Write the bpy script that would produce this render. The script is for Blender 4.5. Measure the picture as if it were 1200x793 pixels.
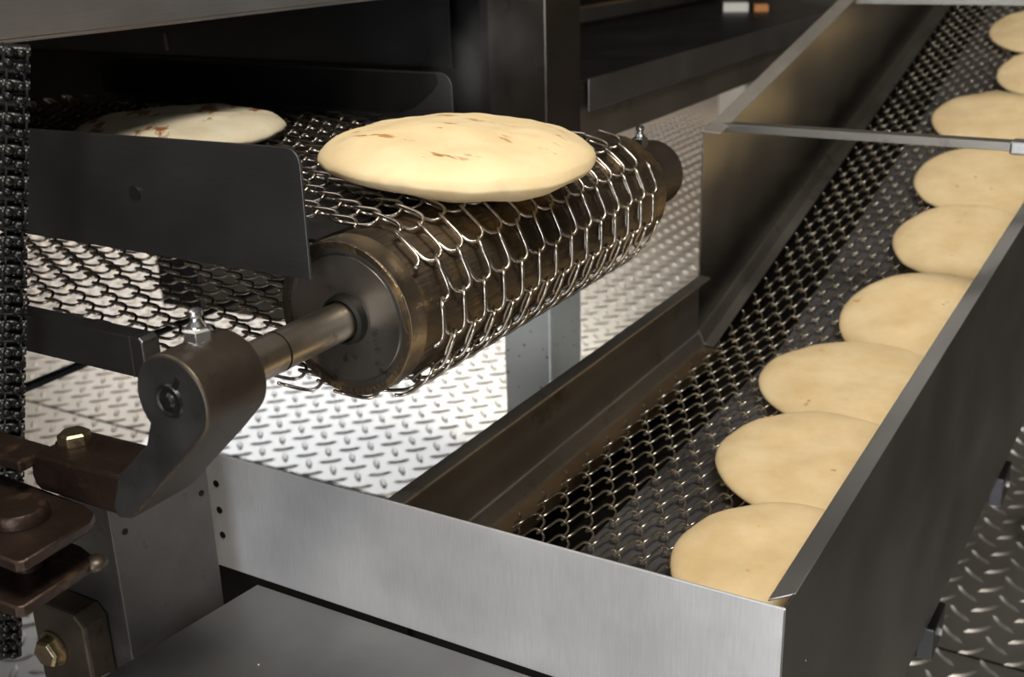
import bpy, bmesh, math, random
from mathutils import Vector, Matrix, noise

for o in list(bpy.data.objects):
    bpy.data.objects.remove(o, do_unlink=True)
SC = bpy.context.scene
COL = SC.collection
H = 1.10                      # height of the lens above the floor; build coordinates are taken from the lens, z + H = world
PI = math.pi
random.seed(7)

# ------------------------------------------------------------------ camera
YAW, PITCH, ROLL = -0.538226, 0.351864, -0.0278878
fwd = Vector((math.sin(YAW) * math.cos(PITCH), math.cos(YAW) * math.cos(PITCH), -math.sin(PITCH)))
rt = fwd.cross(Vector((0, 0, 1))).normalized()
up = rt.cross(fwd)
rt2 = rt * math.cos(ROLL) + up * math.sin(ROLL)
up2 = -rt * math.sin(ROLL) + up * math.cos(ROLL)
cd = bpy.data.cameras.new('camera')
cam = bpy.data.objects.new('camera', cd)
COL.objects.link(cam)
cam.matrix_world = Matrix(((rt2.x, up2.x, -fwd.x, 0), (rt2.y, up2.y, -fwd.y, 0), (rt2.z, up2.z, -fwd.z, H), (0, 0, 0, 1)))
cd.sensor_fit = 'HORIZONTAL'
cd.sensor_width = 36
cd.lens = 1335.07 / 1200 * 36
cd.clip_start = 0.02
cd.dof.use_dof = True
cd.dof.focus_distance = 0.92
cd.dof.aperture_fstop = 8.5
SC.camera = cam

# ------------------------------------------------------------------ world, lamps, exposure
w = bpy.data.worlds.new('hall_air')
SC.world = w
w.use_nodes = True
bg = w.node_tree.nodes['Background']
bg.inputs[0].default_value = (0.80, 0.86, 1.0, 1)
bg.inputs[1].default_value = 0.05
SC.view_settings.view_transform = 'Standard'
SC.view_settings.look = 'None'
SC.view_settings.gamma = 1.0
SC.view_settings.use_curve_mapping = False
SC.view_settings.exposure = 0.0

def area_lamp(name, loc, target, sx, sy, power, color):
    l = bpy.data.lights.new(name, 'AREA')
    l.shape = 'RECTANGLE'
    l.size, l.size_y, l.energy, l.color = sx, sy, power, color
    o = bpy.data.objects.new(name, l)
    COL.objects.link(o)
    o.location = loc
    d = Vector(target) - Vector(loc)
    o.rotation_euler = d.to_track_quat('-Z', 'Y').to_euler()
    return o

DAY = (0.90, 0.95, 1.0)
TUBE = (1.0, 0.93, 0.80)
area_lamp('daylight_door', (-6.2, 6.7, 2.5), (-1.3, 2.0, 0.0), 3.6, 2.2, 75, DAY)
area_lamp('front_fill_lamp', (0.7, -4.8, 1.4), (-0.3, 0.7, 0.5), 3.0, 1.8, 150, DAY)  # added fill lamp behind the camera to brighten the front panel
area_lamp('ceiling_lamp_front', (0.85, -0.35, 3.6), (0.2, 0.3, 0), 1.0, 0.7, 125, TUBE)
area_lamp('ceiling_lamp_left', (-3.4, 3.0, 3.9), (-3.4, 3.0, 0), 1.5, 0.6, 60, TUBE)
area_lamp('ceiling_lamp_far', (-4.2, 7.5, 3.9), (-4.2, 7.5, 0), 1.5, 0.6, 90, TUBE)

# ------------------------------------------------------------------ materials
def nodes(name):
    m = bpy.data.materials.new(name)
    m.use_nodes = True
    nt = m.node_tree
    return m, nt, nt.nodes['Principled BSDF'], nt.nodes.new, nt.links.new

def metal(name, col, rough, metallic=1.0, brush=None, smudge=0.12, dirt=None, dirt_amt=0.0, dirt_scale=9, bump=0.0, speck=0.0):
    """brushed or dirty metal: brush = stretch of the grain, dirt = a second colour in blotches"""
    m, nt, b, N, L = nodes(name)
    tc = N('ShaderNodeTexCoord')
    b.inputs['Metallic'].default_value = metallic
    big = N('ShaderNodeTexNoise'); big.inputs['Scale'].default_value = dirt_scale; big.inputs['Detail'].default_value = 6
    L(tc.outputs['Object'], big.inputs['Vector'])
    ramp = N('ShaderNodeValToRGB')
    c0 = tuple(c * (1 - smudge) for c in col) + (1,)
    c1 = tuple(min(1, c * (1 + smudge)) for c in col) + (1,)
    ramp.color_ramp.elements[0].position = 0.3; ramp.color_ramp.elements[0].color = c0
    ramp.color_ramp.elements[1].position = 0.7; ramp.color_ramp.elements[1].color = c1
    L(big.outputs['Fac'], ramp.inputs['Fac'])
    out = ramp.outputs['Color']
    if dirt:
        n2 = N('ShaderNodeTexNoise'); n2.inputs['Scale'].default_value = dirt_scale * 3.1; n2.inputs['Detail'].default_value = 8
        n2.inputs['Roughness'].default_value = 0.65
        L(tc.outputs['Object'], n2.inputs['Vector'])
        r2 = N('ShaderNodeValToRGB')
        r2.color_ramp.elements[0].position = 0.62 - 0.3 * dirt_amt; r2.color_ramp.elements[0].color = (0, 0, 0, 1)
        r2.color_ramp.elements[1].position = 0.78 - 0.3 * dirt_amt; r2.color_ramp.elements[1].color = (1, 1, 1, 1)
        L(n2.outputs['Fac'], r2.inputs['Fac'])
        mx = N('ShaderNodeMixRGB'); mx.inputs['Color2'].default_value = dirt + (1,)
        L(r2.outputs['Color'], mx.inputs['Fac']); L(out, mx.inputs['Color1'])
        out = mx.outputs['Color']
    if speck:
        v = N('ShaderNodeTexVoronoi'); v.inputs['Scale'].default_value = 60
        L(tc.outputs['Object'], v.inputs['Vector'])
        r3 = N('ShaderNodeValToRGB')
        r3.color_ramp.elements[0].position = speck; r3.color_ramp.elements[0].color = (0.05, 0.045, 0.04, 1)
        r3.color_ramp.elements[1].position = speck + 0.03; r3.color_ramp.elements[1].color = (1, 1, 1, 1)
        L(v.outputs['Distance'], r3.inputs['Fac'])
        mm = N('ShaderNodeMixRGB'); mm.blend_type = 'MULTIPLY'; mm.inputs['Fac'].default_value = 0.8
        L(out, mm.inputs['Color1']); L(r3.outputs['Color'], mm.inputs['Color2'])
        out = mm.outputs['Color']
    L(out, b.inputs['Base Color'])
    rr = N('ShaderNodeMapRange')
    rr.inputs['To Min'].default_value = max(0.05, rough - 0.08); rr.inputs['To Max'].default_value = min(1, rough + 0.10)
    L(big.outputs['Fac'], rr.inputs['Value'])
    L(rr.outputs['Result'], b.inputs['Roughness'])
    if brush or bump:
        mp = N('ShaderNodeMapping'); mp.inputs['Scale'].default_value = brush or (1, 1, 1)
        L(tc.outputs['Object'], mp.inputs['Vector'])
        g = N('ShaderNodeTexNoise'); g.inputs['Scale'].default_value = 30 if brush else 160; g.inputs['Detail'].default_value = 4
        L(mp.outputs['Vector'], g.inputs['Vector'])
        bp = N('ShaderNodeBump'); bp.inputs['Strength'].default_value = bump or 0.08; bp.inputs['Distance'].default_value = 0.002
        if brush:
            gr = N('ShaderNodeMapRange'); gr.inputs['To Min'].default_value = 0.86; gr.inputs['To Max'].default_value = 1.12
            L(g.outputs['Fac'], gr.inputs['Value'])
            gm = N('ShaderNodeMixRGB'); gm.blend_type = 'MULTIPLY'; gm.inputs['Fac'].default_value = 1.0
            L(out, gm.inputs['Color1']); L(gr.outputs[0], gm.inputs['Color2']); L(gm.outputs['Color'], b.inputs['Base Color'])
        L(g.outputs['Fac'], bp.inputs['Height']); L(bp.outputs['Normal'], b.inputs['Normal'])
    return m

def plain(name, col, rough=0.6, metallic=0.0):
    m, nt, b, N, L = nodes(name)
    tc = N('ShaderNodeTexCoord'); n = N('ShaderNodeTexNoise'); n.inputs['Scale'].default_value = 4; n.inputs['Detail'].default_value = 5
    L(tc.outputs['Object'], n.inputs['Vector'])
    r = N('ShaderNodeValToRGB')
    r.color_ramp.elements[0].position = 0.3; r.color_ramp.elements[0].color = tuple(c * 0.9 for c in col) + (1,)
    r.color_ramp.elements[1].position = 0.7; r.color_ramp.elements[1].color = tuple(min(1, c * 1.08) for c in col) + (1,)
    L(n.outputs['Fac'], r.inputs['Fac']); L(r.outputs['Color'], b.inputs['Base Color'])
    b.inputs['Roughness'].default_value = rough; b.inputs['Metallic'].default_value = metallic
    return m

def bread(name, light, dark, toast, toast_scale, toast_pos, streak=(1, 1, 1)):
    m, nt, b, N, L = nodes(name)
    tc = N('ShaderNodeTexCoord'); oi = N('ShaderNodeObjectInfo')
    sh = N('ShaderNodeVectorMath'); sh.operation = 'SCALE'
    cx = N('ShaderNodeCombineXYZ'); L(oi.outputs['Random'], cx.inputs[0]); L(oi.outputs['Random'], cx.inputs[1])
    L(cx.outputs[0], sh.inputs[0]); sh.inputs['Scale'].default_value = 7.3
    ad = N('ShaderNodeVectorMath'); L(tc.outputs['Object'], ad.inputs[0]); L(sh.outputs[0], ad.inputs[1])
    n = N('ShaderNodeTexNoise'); n.inputs['Scale'].default_value = 26; n.inputs['Detail'].default_value = 7; n.inputs['Roughness'].default_value = 0.6
    L(ad.outputs[0], n.inputs['Vector'])
    r = N('ShaderNodeValToRGB')
    r.color_ramp.elements[0].position = 0.3; r.color_ramp.elements[0].color = dark + (1,)
    r.color_ramp.elements[1].position = 0.66; r.color_ramp.elements[1].color = light + (1,)
    L(n.outputs['Fac'], r.inputs['Fac'])
    mp = N('ShaderNodeMapping'); mp.inputs['Scale'].default_value = streak; L(ad.outputs[0], mp.inputs['Vector'])
    t = N('ShaderNodeTexNoise'); t.inputs['Scale'].default_value = toast_scale; t.inputs['Detail'].default_value = 5; t.inputs['Roughness'].default_value = 0.62
    L(mp.outputs['Vector'], t.inputs['Vector'])
    tr = N('ShaderNodeValToRGB')
    tr.color_ramp.elements[0].position = toast_pos; tr.color_ramp.elements[0].color = (0, 0, 0, 1)
    tr.color_ramp.elements[1].position = toast_pos + 0.05; tr.color_ramp.elements[1].color = (1, 1, 1, 1)
    L(t.outputs['Fac'], tr.inputs['Fac'])
    # baked marks sit on the top crust only
    sx = N('ShaderNodeSeparateXYZ'); L(tc.outputs['Normal'], sx.inputs[0])
    cr = N('ShaderNodeMapRange'); cr.inputs['From Min'].default_value = 0.90; cr.inputs['From Max'].default_value = 0.97
    L(sx.outputs['Z'], cr.inputs['Value'])
    mu = N('ShaderNodeMath'); mu.operation = 'MULTIPLY'; L(tr.outputs['Color'], mu.inputs[0]); L(cr.outputs[0], mu.inputs[1])
    mx = N('ShaderNodeMixRGB'); mx.inputs['Color2'].default_value = toast + (1,)
    L(mu.outputs[0], mx.inputs['Fac']); L(r.outputs['Color'], mx.inputs['Color1'])
    L(mx.outputs['Color'], b.inputs['Base Color'])
    b.inputs['Roughness'].default_value = 0.62
    b.inputs['Specular IOR Level'].default_value = 0.25
    b.inputs['Subsurface Weight'].default_value = 0.12
    b.inputs['Subsurface Radius'].default_value = (0.02, 0.012, 0.006)
    b.inputs['Subsurface Scale'].default_value = 0.5
    bn = N('ShaderNodeTexNoise'); bn.inputs['Scale'].default_value = 45; bn.inputs['Detail'].default_value = 5
    L(ad.outputs[0], bn.inputs['Vector'])
    bp = N('ShaderNodeBump'); bp.inputs['Strength'].default_value = 0.25; bp.inputs['Distance'].default_value = 0.003
    L(bn.outputs['Fac'], bp.inputs['Height']); L(bp.outputs['Normal'], b.inputs['Normal'])
    return m

M = {}
M['steel'] = metal('brushed_steel', (0.56, 0.56, 0.57), 0.40, brush=(40, 40, 1.2), smudge=0.10)
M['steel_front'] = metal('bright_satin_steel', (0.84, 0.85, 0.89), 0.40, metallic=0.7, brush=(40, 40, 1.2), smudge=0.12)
M['steel_shade'] = metal('shaded_satin_sheet', (0.24, 0.235, 0.23), 0.36, brush=(1.2, 1.2, 40), smudge=0.15)  # darker copy of the sheet steel, the side panel's shade in its colour
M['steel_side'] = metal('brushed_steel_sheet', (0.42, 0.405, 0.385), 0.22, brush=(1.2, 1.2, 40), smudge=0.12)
M['steel_dull'] = metal('dull_steel', (0.36, 0.34, 0.31), 0.42, brush=(40, 1.5, 40), smudge=0.15, dirt=(0.16, 0.11, 0.07), dirt_amt=0.1, dirt_scale=5)
M['grey_plate'] = metal('grey_plate', (0.15, 0.142, 0.135), 0.50, smudge=0.2, dirt=(0.04, 0.035, 0.03), dirt_amt=0.0, dirt_scale=14, bump=0.1)
M['guard'] = metal('dark_guard_steel', (0.13, 0.13, 0.135), 0.42, brush=(1, 30, 30), smudge=0.12)
M['black_sheet'] = metal('black_sheet_steel', (0.09, 0.09, 0.10), 0.40, smudge=0.15)
M['soot_shade'] = metal('soot_shade_steel', (0.035, 0.033, 0.03), 0.55, smudge=0.3, bump=0.1)  # sooty steel, also the painted dark of the panel gap and far guard
M['iron'] = metal('oily_brown_iron', (0.10, 0.080, 0.063), 0.46, metallic=0.8, smudge=0.25, dirt=(0.05, 0.03, 0.025), dirt_amt=0.15, dirt_scale=16, bump=0.12)
M['iron_face'] = metal('machined_grey_iron', (0.14, 0.14, 0.14), 0.45, smudge=0.2, dirt=(0.10, 0.08, 0.06), dirt_amt=0.1, dirt_scale=22)
M['rust'] = metal('greasy_rust_iron', (0.048, 0.030, 0.023), 0.40, metallic=0.7, smudge=0.4, dirt=(0.17, 0.10, 0.055), dirt_amt=0.12, dirt_scale=14, bump=0.35)
M['grease'] = metal('black_grease', (0.007, 0.007, 0.0075), 0.36, metallic=0.1, smudge=0.4, bump=0.3)
M['bolt'] = metal('brassy_bolt', (0.42, 0.34, 0.22), 0.38, smudge=0.25, dirt=(0.12, 0.09, 0.06), dirt_amt=0.2, dirt_scale=40)
M['zinc'] = metal('bright_zinc', (0.75, 0.76, 0.77), 0.22, smudge=0.1)
M['shaft'] = metal('worn_shaft', (0.64, 0.56, 0.46), 0.30, brush=(1, 30, 1), smudge=0.15, dirt=(0.20, 0.15, 0.11), dirt_amt=0.05, dirt_scale=18)
M['disc'] = metal('oily_disc', (0.34, 0.32, 0.30), 0.33, smudge=0.22, dirt=(0.06, 0.05, 0.045), dirt_amt=0.10, dirt_scale=17)
M['drum'] = metal('scored_drum', (0.13, 0.10, 0.072), 0.36, metallic=0.9, smudge=0.5, brush=(9, 1.0, 9), dirt=(0.42, 0.29, 0.15), dirt_amt=0.30, dirt_scale=7, bump=0.6)
M['wire'] = metal('belt_wire', (0.52, 0.475, 0.42), 0.27, smudge=0.2, dirt=(0.14, 0.11, 0.09), dirt_amt=0.1, dirt_scale=30)
M['wire_low'] = metal('belt_wire_fine', (0.58, 0.53, 0.45), 0.28, smudge=0.25, dirt=(0.12, 0.09, 0.07), dirt_amt=0.15, dirt_scale=30)
M['bed'] = metal('slider_bed', (0.30, 0.30, 0.325), 0.5, smudge=0.2)
M['alu'] = metal('tread_plate', (0.74, 0.715, 0.685), 0.38, smudge=0.06, dirt=(0.50, 0.44, 0.38), dirt_amt=0.05, dirt_scale=1.2)
def tan_plates(m):
    # the plates left of the long seam and those towards the far end have a tan base colour
    nt = m.node_tree; N, L = nt.nodes.new, nt.links.new; b = nt.nodes['Principled BSDF']
    g = N('ShaderNodeNewGeometry'); sp = N('ShaderNodeSeparateXYZ'); L(g.outputs['Position'], sp.inputs[0])
    a = N('ShaderNodeMapRange'); a.inputs['From Min'].default_value = -1.955; a.inputs['From Max'].default_value = -1.965; L(sp.outputs['X'], a.inputs['Value'])
    c = N('ShaderNodeMapRange'); c.inputs['From Min'].default_value = 2.5; c.inputs['From Max'].default_value = 4.2; L(sp.outputs['Y'], c.inputs['Value'])
    mxm = N('ShaderNodeMath'); mxm.operation = 'MAXIMUM'; L(a.outputs[0], mxm.inputs[0]); L(c.outputs[0], mxm.inputs[1])
    src = b.inputs['Base Color'].links[0].from_socket
    mx = N('ShaderNodeMixRGB'); mx.inputs['Color2'].default_value = (0.47, 0.405, 0.34, 1)
    L(mxm.outputs[0], mx.inputs['Fac']); L(src, mx.inputs['Color1']); L(mx.outputs['Color'], b.inputs['Base Color'])
tan_plates(M['alu'])
M['galv'] = metal('galvanised_post', (0.60, 0.65, 0.70), 0.45, metallic=0.5, smudge=0.12, speck=0.10)
M['post_dark'] = metal('dark_oily_post', (0.13, 0.115, 0.10), 0.40, smudge=0.2, dirt=(0.06, 0.05, 0.04), dirt_amt=0.1, dirt_scale=6)
M['hood'] = metal('hood_steel', (0.40, 0.40, 0.43), 0.40, metallic=0.85, brush=(1.2, 1.2, 40), smudge=0.12)
M['shelf_lip'] = metal('shelf_lip_steel', (0.30, 0.29, 0.30), 0.42, smudge=0.12)
M['flange'] = metal('satin_flange', (0.55, 0.51, 0.47), 0.45, metallic=0.8, brush=(40, 1.5, 40), smudge=0.12)
M['bronze'] = metal('bronze_tinted_lip', (0.42, 0.30, 0.19), 0.40, smudge=0.15)
M['rubber'] = plain('black_rubber', (0.015, 0.015, 0.016), 0.6)
M['wall'] = plain('painted_wall', (0.28, 0.235, 0.185), 0.8)
M['ceiling'] = plain('painted_ceiling', (0.16, 0.16, 0.165), 0.9)
M['white'] = plain('white_board', (0.75, 0.75, 0.73), 0.6)
M['bread'] = bread('baked_dough', (0.80, 0.635, 0.39), (0.70, 0.52, 0.28), (0.50, 0.26, 0.09), 34, 0.66)
M['bread_puff'] = bread('puffed_dough', (0.90, 0.735, 0.46), (0.84, 0.64, 0.36), (0.46, 0.22, 0.07), 44, 0.615, (0.45, 1.5, 1))
M['bread_pale'] = bread('pale_dough', (0.68, 0.62, 0.48), (0.58, 0.50, 0.36), (0.28, 0.12, 0.04), 26, 0.55, (0.6, 1.5, 1))

# ------------------------------------------------------------------ mesh helpers (build coordinates: lens at the origin, z up)
class MB:
    def __init__(s): s.v = []; s.f = []
    def add(s, vs, fs):
        n = len(s.v); s.v += [tuple(v) for v in vs]; s.f += [tuple(i + n for i in f) for f in fs]; return s
    def box(s, x0, x1, y0, y1, z0, z1):
        vs = [(x, y, z) for z in (z0, z1) for y in (y0, y1) for x in (x0, x1)]
        return s.add(vs, [(0, 2, 3, 1), (4, 5, 7, 6), (0, 1, 5, 4), (2, 6, 7, 3), (0, 4, 6, 2), (1, 3, 7, 5)])
    def slab(s, quad, off):
        """a polygon of 3d points given a thickness vector"""
        o = Vector(off); n = len(quad)
        vs = [Vector(p) for p in quad] + [Vector(p) + o for p in quad]
        fs = [tuple(range(n)), tuple(range(2 * n - 1, n - 1, -1))]
        fs += [(i, i + n, (i + 1) % n + n, (i + 1) % n) for i in range(n)]
        return s.add(vs, fs)
    def cyl(s, p0, p1, r0, r1=None, n=24, caps=True):
        p0, p1 = Vector(p0), Vector(p1); r1 = r0 if r1 is None else r1
        a = (p1 - p0).normalized(); u = a.orthogonal().normalized(); t = a.cross(u)
        vs = []
        for p, r in ((p0, r0), (p1, r1)):
            vs += [p + (u * math.cos(2 * PI * i / n) + t * math.sin(2 * PI * i / n)) * r for i in range(n)]
        fs = [(i, (i + 1) % n, n + (i + 1) % n, n + i) for i in range(n)]
        if caps: fs += [tuple(range(n - 1, -1, -1)), tuple(range(n, 2 * n))]
        return s.add(vs, fs)
    def lathe(s, prof, c, axis, n=32):
        """prof: (distance along axis, radius) pairs, closed into a ring"""
        a = Vector(axis).normalized(); u = a.orthogonal().normalized(); t = a.cross(u); c = Vector(c); k = len(prof)
        vs = []
        for i in range(n):
            d = u * math.cos(2 * PI * i / n) + t * math.sin(2 * PI * i / n)
            vs += [c + a * h + d * max(r, 1e-5) for h, r in prof]
        fs = [(i * k + j, ((i + 1) % n) * k + j, ((i + 1) % n) * k + j + 1, i * k + j + 1) for i in range(n) for j in range(k - 1)]
        return s.add(vs, fs)
    def hexa(s, c, axis, r, h, turn=0.0):
        a = Vector(axis).normalized(); u = a.orthogonal().normalized(); t = a.cross(u); c = Vector(c)
        ring = lambda rr, z: [c + a * z + (u * math.cos(turn + PI / 3 * i) + t * math.sin(turn + PI / 3 * i)) * rr for i in range(6)]
        vs = ring(r, 0) + ring(r, h * 0.82) + ring(r * 0.84, h)
        fs = [(i, (i + 1) % 6, 6 + (i + 1) % 6, 6 + i) for i in range(6)] + [(6 + i, 6 + (i + 1) % 6, 12 + (i + 1) % 6, 12 + i) for i in range(6)]
        fs += [tuple(range(12, 18)), tuple(range(5, -1, -1))]
        return s.add(vs, fs)
    def tube(s, pts, r, n=6):
        pts = [Vector(p) for p in pts]; vs = []; prev = None; m = len(pts)
        for i, p in enumerate(pts):
            d = (pts[min(i + 1, m - 1)] - pts[max(i - 1, 0)]).normalized()
            u = d.orthogonal().normalized() if prev is None else (prev - d * prev.dot(d)).normalized()
            prev = u; t = d.cross(u)
            vs += [p + (u * math.cos(2 * PI * k / n) + t * math.sin(2 * PI * k / n)) * r for k in range(n)]
        fs = [(i * n + k, i * n + (k + 1) % n, (i + 1) * n + (k + 1) % n, (i + 1) * n + k) for i in range(m - 1) for k in range(n)]
        fs += [tuple(range(n - 1, -1, -1)), tuple(range((m - 1) * n, m * n))]
        return s.add(vs, fs)
    def ball(s, c, r, n=12, sz=1.0):
        prof = [(-r * math.cos(PI * i / 8) * sz, r * math.sin(PI * i / 8)) for i in range(9)]
        return s.lathe(prof, c, (0, 0, 1), n)
    def mesh(s, name, base=(0, 0, 0)):
        me = bpy.data.meshes.new(name)
        b = Vector(base)
        me.from_pydata([Vector(v) - b for v in s.v], [], s.f)
        bm = bmesh.new(); bm.from_mesh(me)
        bmesh.ops.recalc_face_normals(bm, faces=bm.faces)
        bm.to_mesh(me); bm.free()
        return me
    def build(s, name, mat, parent=None, smooth=False, bevel=0.0, base=None):
        """links the shapes as ONE mesh object; base = its own origin (top-level) in build coordinates"""
        if parent is not None:
            root = parent
            org = Vector((0, 0, 0))
            while root: org += Vector(root.location); root = root.parent
            org -= Vector((0, 0, H))
        else:
            org = Vector(base if base else (0, 0, 0))
        me = s.mesh(name, org)
        me.materials.append(M[mat])
        if smooth:
            for p in me.polygons: p.use_smooth = True
            me.set_sharp_from_angle(angle=math.radians(38))
        o = bpy.data.objects.new(name, me); COL.objects.link(o)
        if parent is not None: o.parent = parent
        else: o.location = org + Vector((0, 0, H))
        if bevel:
            bv = o.modifiers.new('edge', 'BEVEL'); bv.width = bevel; bv.segments = 2; bv.limit_method = 'ANGLE'; bv.angle_limit = math.radians(50)
        return o

def tag(o, label, cat, group=None, kind=None):
    o['label'] = label; o['category'] = cat
    if group: o['group'] = group
    if kind: o['kind'] = kind
    return o

def thing(name, label, cat, base, group=None):
    o = bpy.data.objects.new(name, None); COL.objects.link(o)
    o.empty_display_size = 0.03
    o.location = Vector(base) + Vector((0, 0, H))
    return tag(o, label, cat, group)

def struct(o):
    o['kind'] = 'structure'; return o

FZ = -H      # floor

# ------------------------------------------------------------------ the hall
fl = struct(MB().box(-8, 7, -5, 11, FZ - 0.05, FZ).build('floor', 'alu', base=(0, 2, FZ)))
struct(MB().box(-8, 7, -5, 11, 4.2 + FZ, 4.3 + FZ).build('ceiling', 'ceiling', base=(0, 3, 4.2 + FZ)))
struct(MB().box(-8, 7, 11, 11.1, FZ, 4.2 + FZ).build('wall_back', 'wall', base=(0, 11, FZ)))
struct(MB().box(-8, 7, -5.1, -5, FZ, 4.2 + FZ).build('wall_front', 'wall', base=(0, -5, FZ)))
struct(MB().box(-8.1, -8, -5, 11, FZ, 4.2 + FZ).build('wall_left', 'wall', base=(-8, 3, FZ)))
struct(MB().box(7, 7.1, -5, 11, FZ, 4.2 + FZ).build('wall_right', 'wall', base=(7, 3, FZ)))

def project(x, y, z):
    p = Vector((x, y, z)); d = p.dot(fwd)
    if d < 0.05: return None
    return 600 + 1335 * p.dot(rt2) / d, 396.5 - 1335 * p.dot(up2) / d

def tread_lugs():
    s = 0.0668; px, py = -1.4677, 1.9598
    vs, fs = [], []
    L_, W_, T_ = 0.0285, 0.0072, 0.0032
    base = [(-L_, 0), (-L_ * .55, -W_ * .75), (0, -W_), (L_ * .55, -W_ * .75), (L_, 0), (L_ * .55, W_ * .75), (0, W_), (-L_ * .55, W_ * .75)]
    topp = [(-L_ * .62, 0), (-L_ * .2, -W_ * .38), (L_ * .2, -W_ * .38), (L_ * .62, 0), (L_ * .2, W_ * .38), (-L_ * .2, W_ * .38)]
    tf = [(8, 9, 10, 11, 12, 13), (0, 1, 9, 8), (1, 2, 10, 9), (2, 3, 10), (3, 4, 11, 10), (4, 5, 12, 11), (5, 6, 13, 12), (6, 7, 13), (7, 0, 8, 13)]
    c = math.sqrt(0.5)
    for i in range(-85, 60):
        for j in range(-22, 95):
            for h, (ox, oy, ang) in enumerate(((0, 0, -1), (.5, .5, 1))):
                x, y = px + (i + ox) * s, py + (j + oy) * s
                q = project(x, y, FZ)
                if q is None or not (-420 < q[0] < 1620 and -60 < q[1] < 1250): continue
                if y > 7.6: continue
                n = len(vs)
                for (a, b_) in base: vs.append((x + c * (a - ang * b_), y + c * (ang * a + b_), FZ - 0.0004))
                for (a, b_) in topp: vs.append((x + c * (a - ang * b_), y + c * (ang * a + b_), FZ + T_))
                fs.extend(tuple(k + n for k in f) for f in tf)
    return MB().add(vs, fs)
lug = tread_lugs().build('tread_lug', 'alu', fl, smooth=True)
lug['kind'] = 'stuff'
seam = MB()
seam.box(-6, 0.9, 1.640, 1.645, FZ - 0.001, FZ + 0.0015)
seam.box(-1.96, -1.955, 1.645, 9, FZ - 0.001, FZ + 0.0012)
seam.build('floor_seam', 'soot_shade', fl)

# ------------------------------------------------------------------ chain-link wire belts
def spiral_mesh(name, P, q, turns, r, h, mat, steps=16, sides=6, hand=1, knee=0.3):
    """one flattened spiral wire, axis along +Y, hooked to its neighbours at both bends"""
    A = P / 2 + r * 1.1
    pts = []
    n = int(turns * steps)
    for i in range(n + 1):
        ph = 2 * PI * i / steps
        c, s_ = math.cos(ph), math.sin(ph)
        pts.append((A * math.copysign(abs(c) ** 0.62, c), q / (2 * PI) * (ph + knee * math.sin(2 * ph)), hand * h * math.copysign(abs(s_) ** 0.8, s_)))
    me = MB().tube(pts, r, sides).mesh(name)
    me.materials.append(M[mat])
    for p in me.polygons: p.use_smooth = True
    return me

def lay_wires(root, me, stations, q, y_flip=None):
    """stations: (position, direction along the belt, across direction) ; every other wire is shifted by half a pitch"""
    org = Vector(root.location) - Vector((0, 0, H))
    for k, (p, d, ac) in enumerate(stations):
        d, ac = Vector(d).normalized(), Vector(ac).normalized()
        nrm = d.cross(ac)
        o = bpy.data.objects.new('spiral_wire', me[k % 2]); COL.objects.link(o); o.parent = root
        pos = Vector(p) + ac * ((k % 2) * q / 2) - org
        jit = random.uniform(-0.0006, 0.0006)
        pos += nrm * jit
        o.matrix_local = Matrix(((d.x, ac.x, nrm.x, pos.x), (d.y, ac.y, nrm.y, pos.y), (d.z, ac.z, nrm.z, pos.z), (0, 0, 0, 1)))

AX, AZ, RD = -0.5251, -0.2795, 0.0612
Q1, P1, R1, H1 = 0.0296, 0.02975, 0.00155, 0.0048
RB = RD + H1 + R1
YB0, YB1 = 0.652, 1.120
ub = thing('wire_mesh_belt', 'coarse chain-link wire belt wrapped over the roller below the puffed bread', 'conveyor belt', (AX, YB0, AZ - RB))
st = []
for k in range(27, 0, -1):
    st.append(((AX - (k - 0.5) * P1, YB0, AZ + RB), (1, 0, 0), (0, 1, 0)))
dphi = PI / 7
for k in range(7):
    a = PI / 2 - (k + 0.5) * dphi
    st.append(((AX + RB * math.cos(a), YB0, AZ + RB * math.sin(a)), (math.sin(a), 0, -math.cos(a)), (0, 1, 0)))
for k in range(1, 24):
    sag = -0.010 * math.sin(PI * min(1, k / 16))
    st.append(((AX - (k - 0.5) * P1, YB0, AZ - RB - 0.002 + sag), (-1, 0, 0), (0, 1, 0)))
lay_wires(ub, [spiral_mesh('spiral_wire', P1, Q1, 13.5, R1, H1, 'wire', 18, 7, 1, 0.44)] * 2, st, Q1)

# lower belt
Q2, P2, R2, H2 = 0.0259, 0.02425, 0.00130, 0.0044
ZB = -0.533
SL = 0.23
def belt_z(y):
    return ZB + (SL * (y - 1.40) if y > 1.40 else 0)
lb = thing('wire_mesh_belt', 'fine wire mesh belt carrying the row of flat breads up the cooling conveyor', 'conveyor belt', (-0.488, 0.71, ZB - 0.006))
st = []
y, z, k = 0.712, ZB, 0
while y < 3.45:
    t = min(1.0, max(0.0, (y - 1.33) / 0.14)); ang = math.atan(SL) * t
    dy, dz = math.cos(ang), math.sin(ang)
    st.append(((-0.497, y + dy * P2 / 2, z + dz * P2 / 2), (0, dy, dz), (1, 0, 0)))
    y += dy * P2; z += dz * P2
    k += 1
lay_wires(lb, [spiral_mesh('spiral_wire', P2, Q2, 11.5, R2, H2, 'wire_low', 14, 5, 1, 0.26)] * 2, st, Q2)

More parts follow.
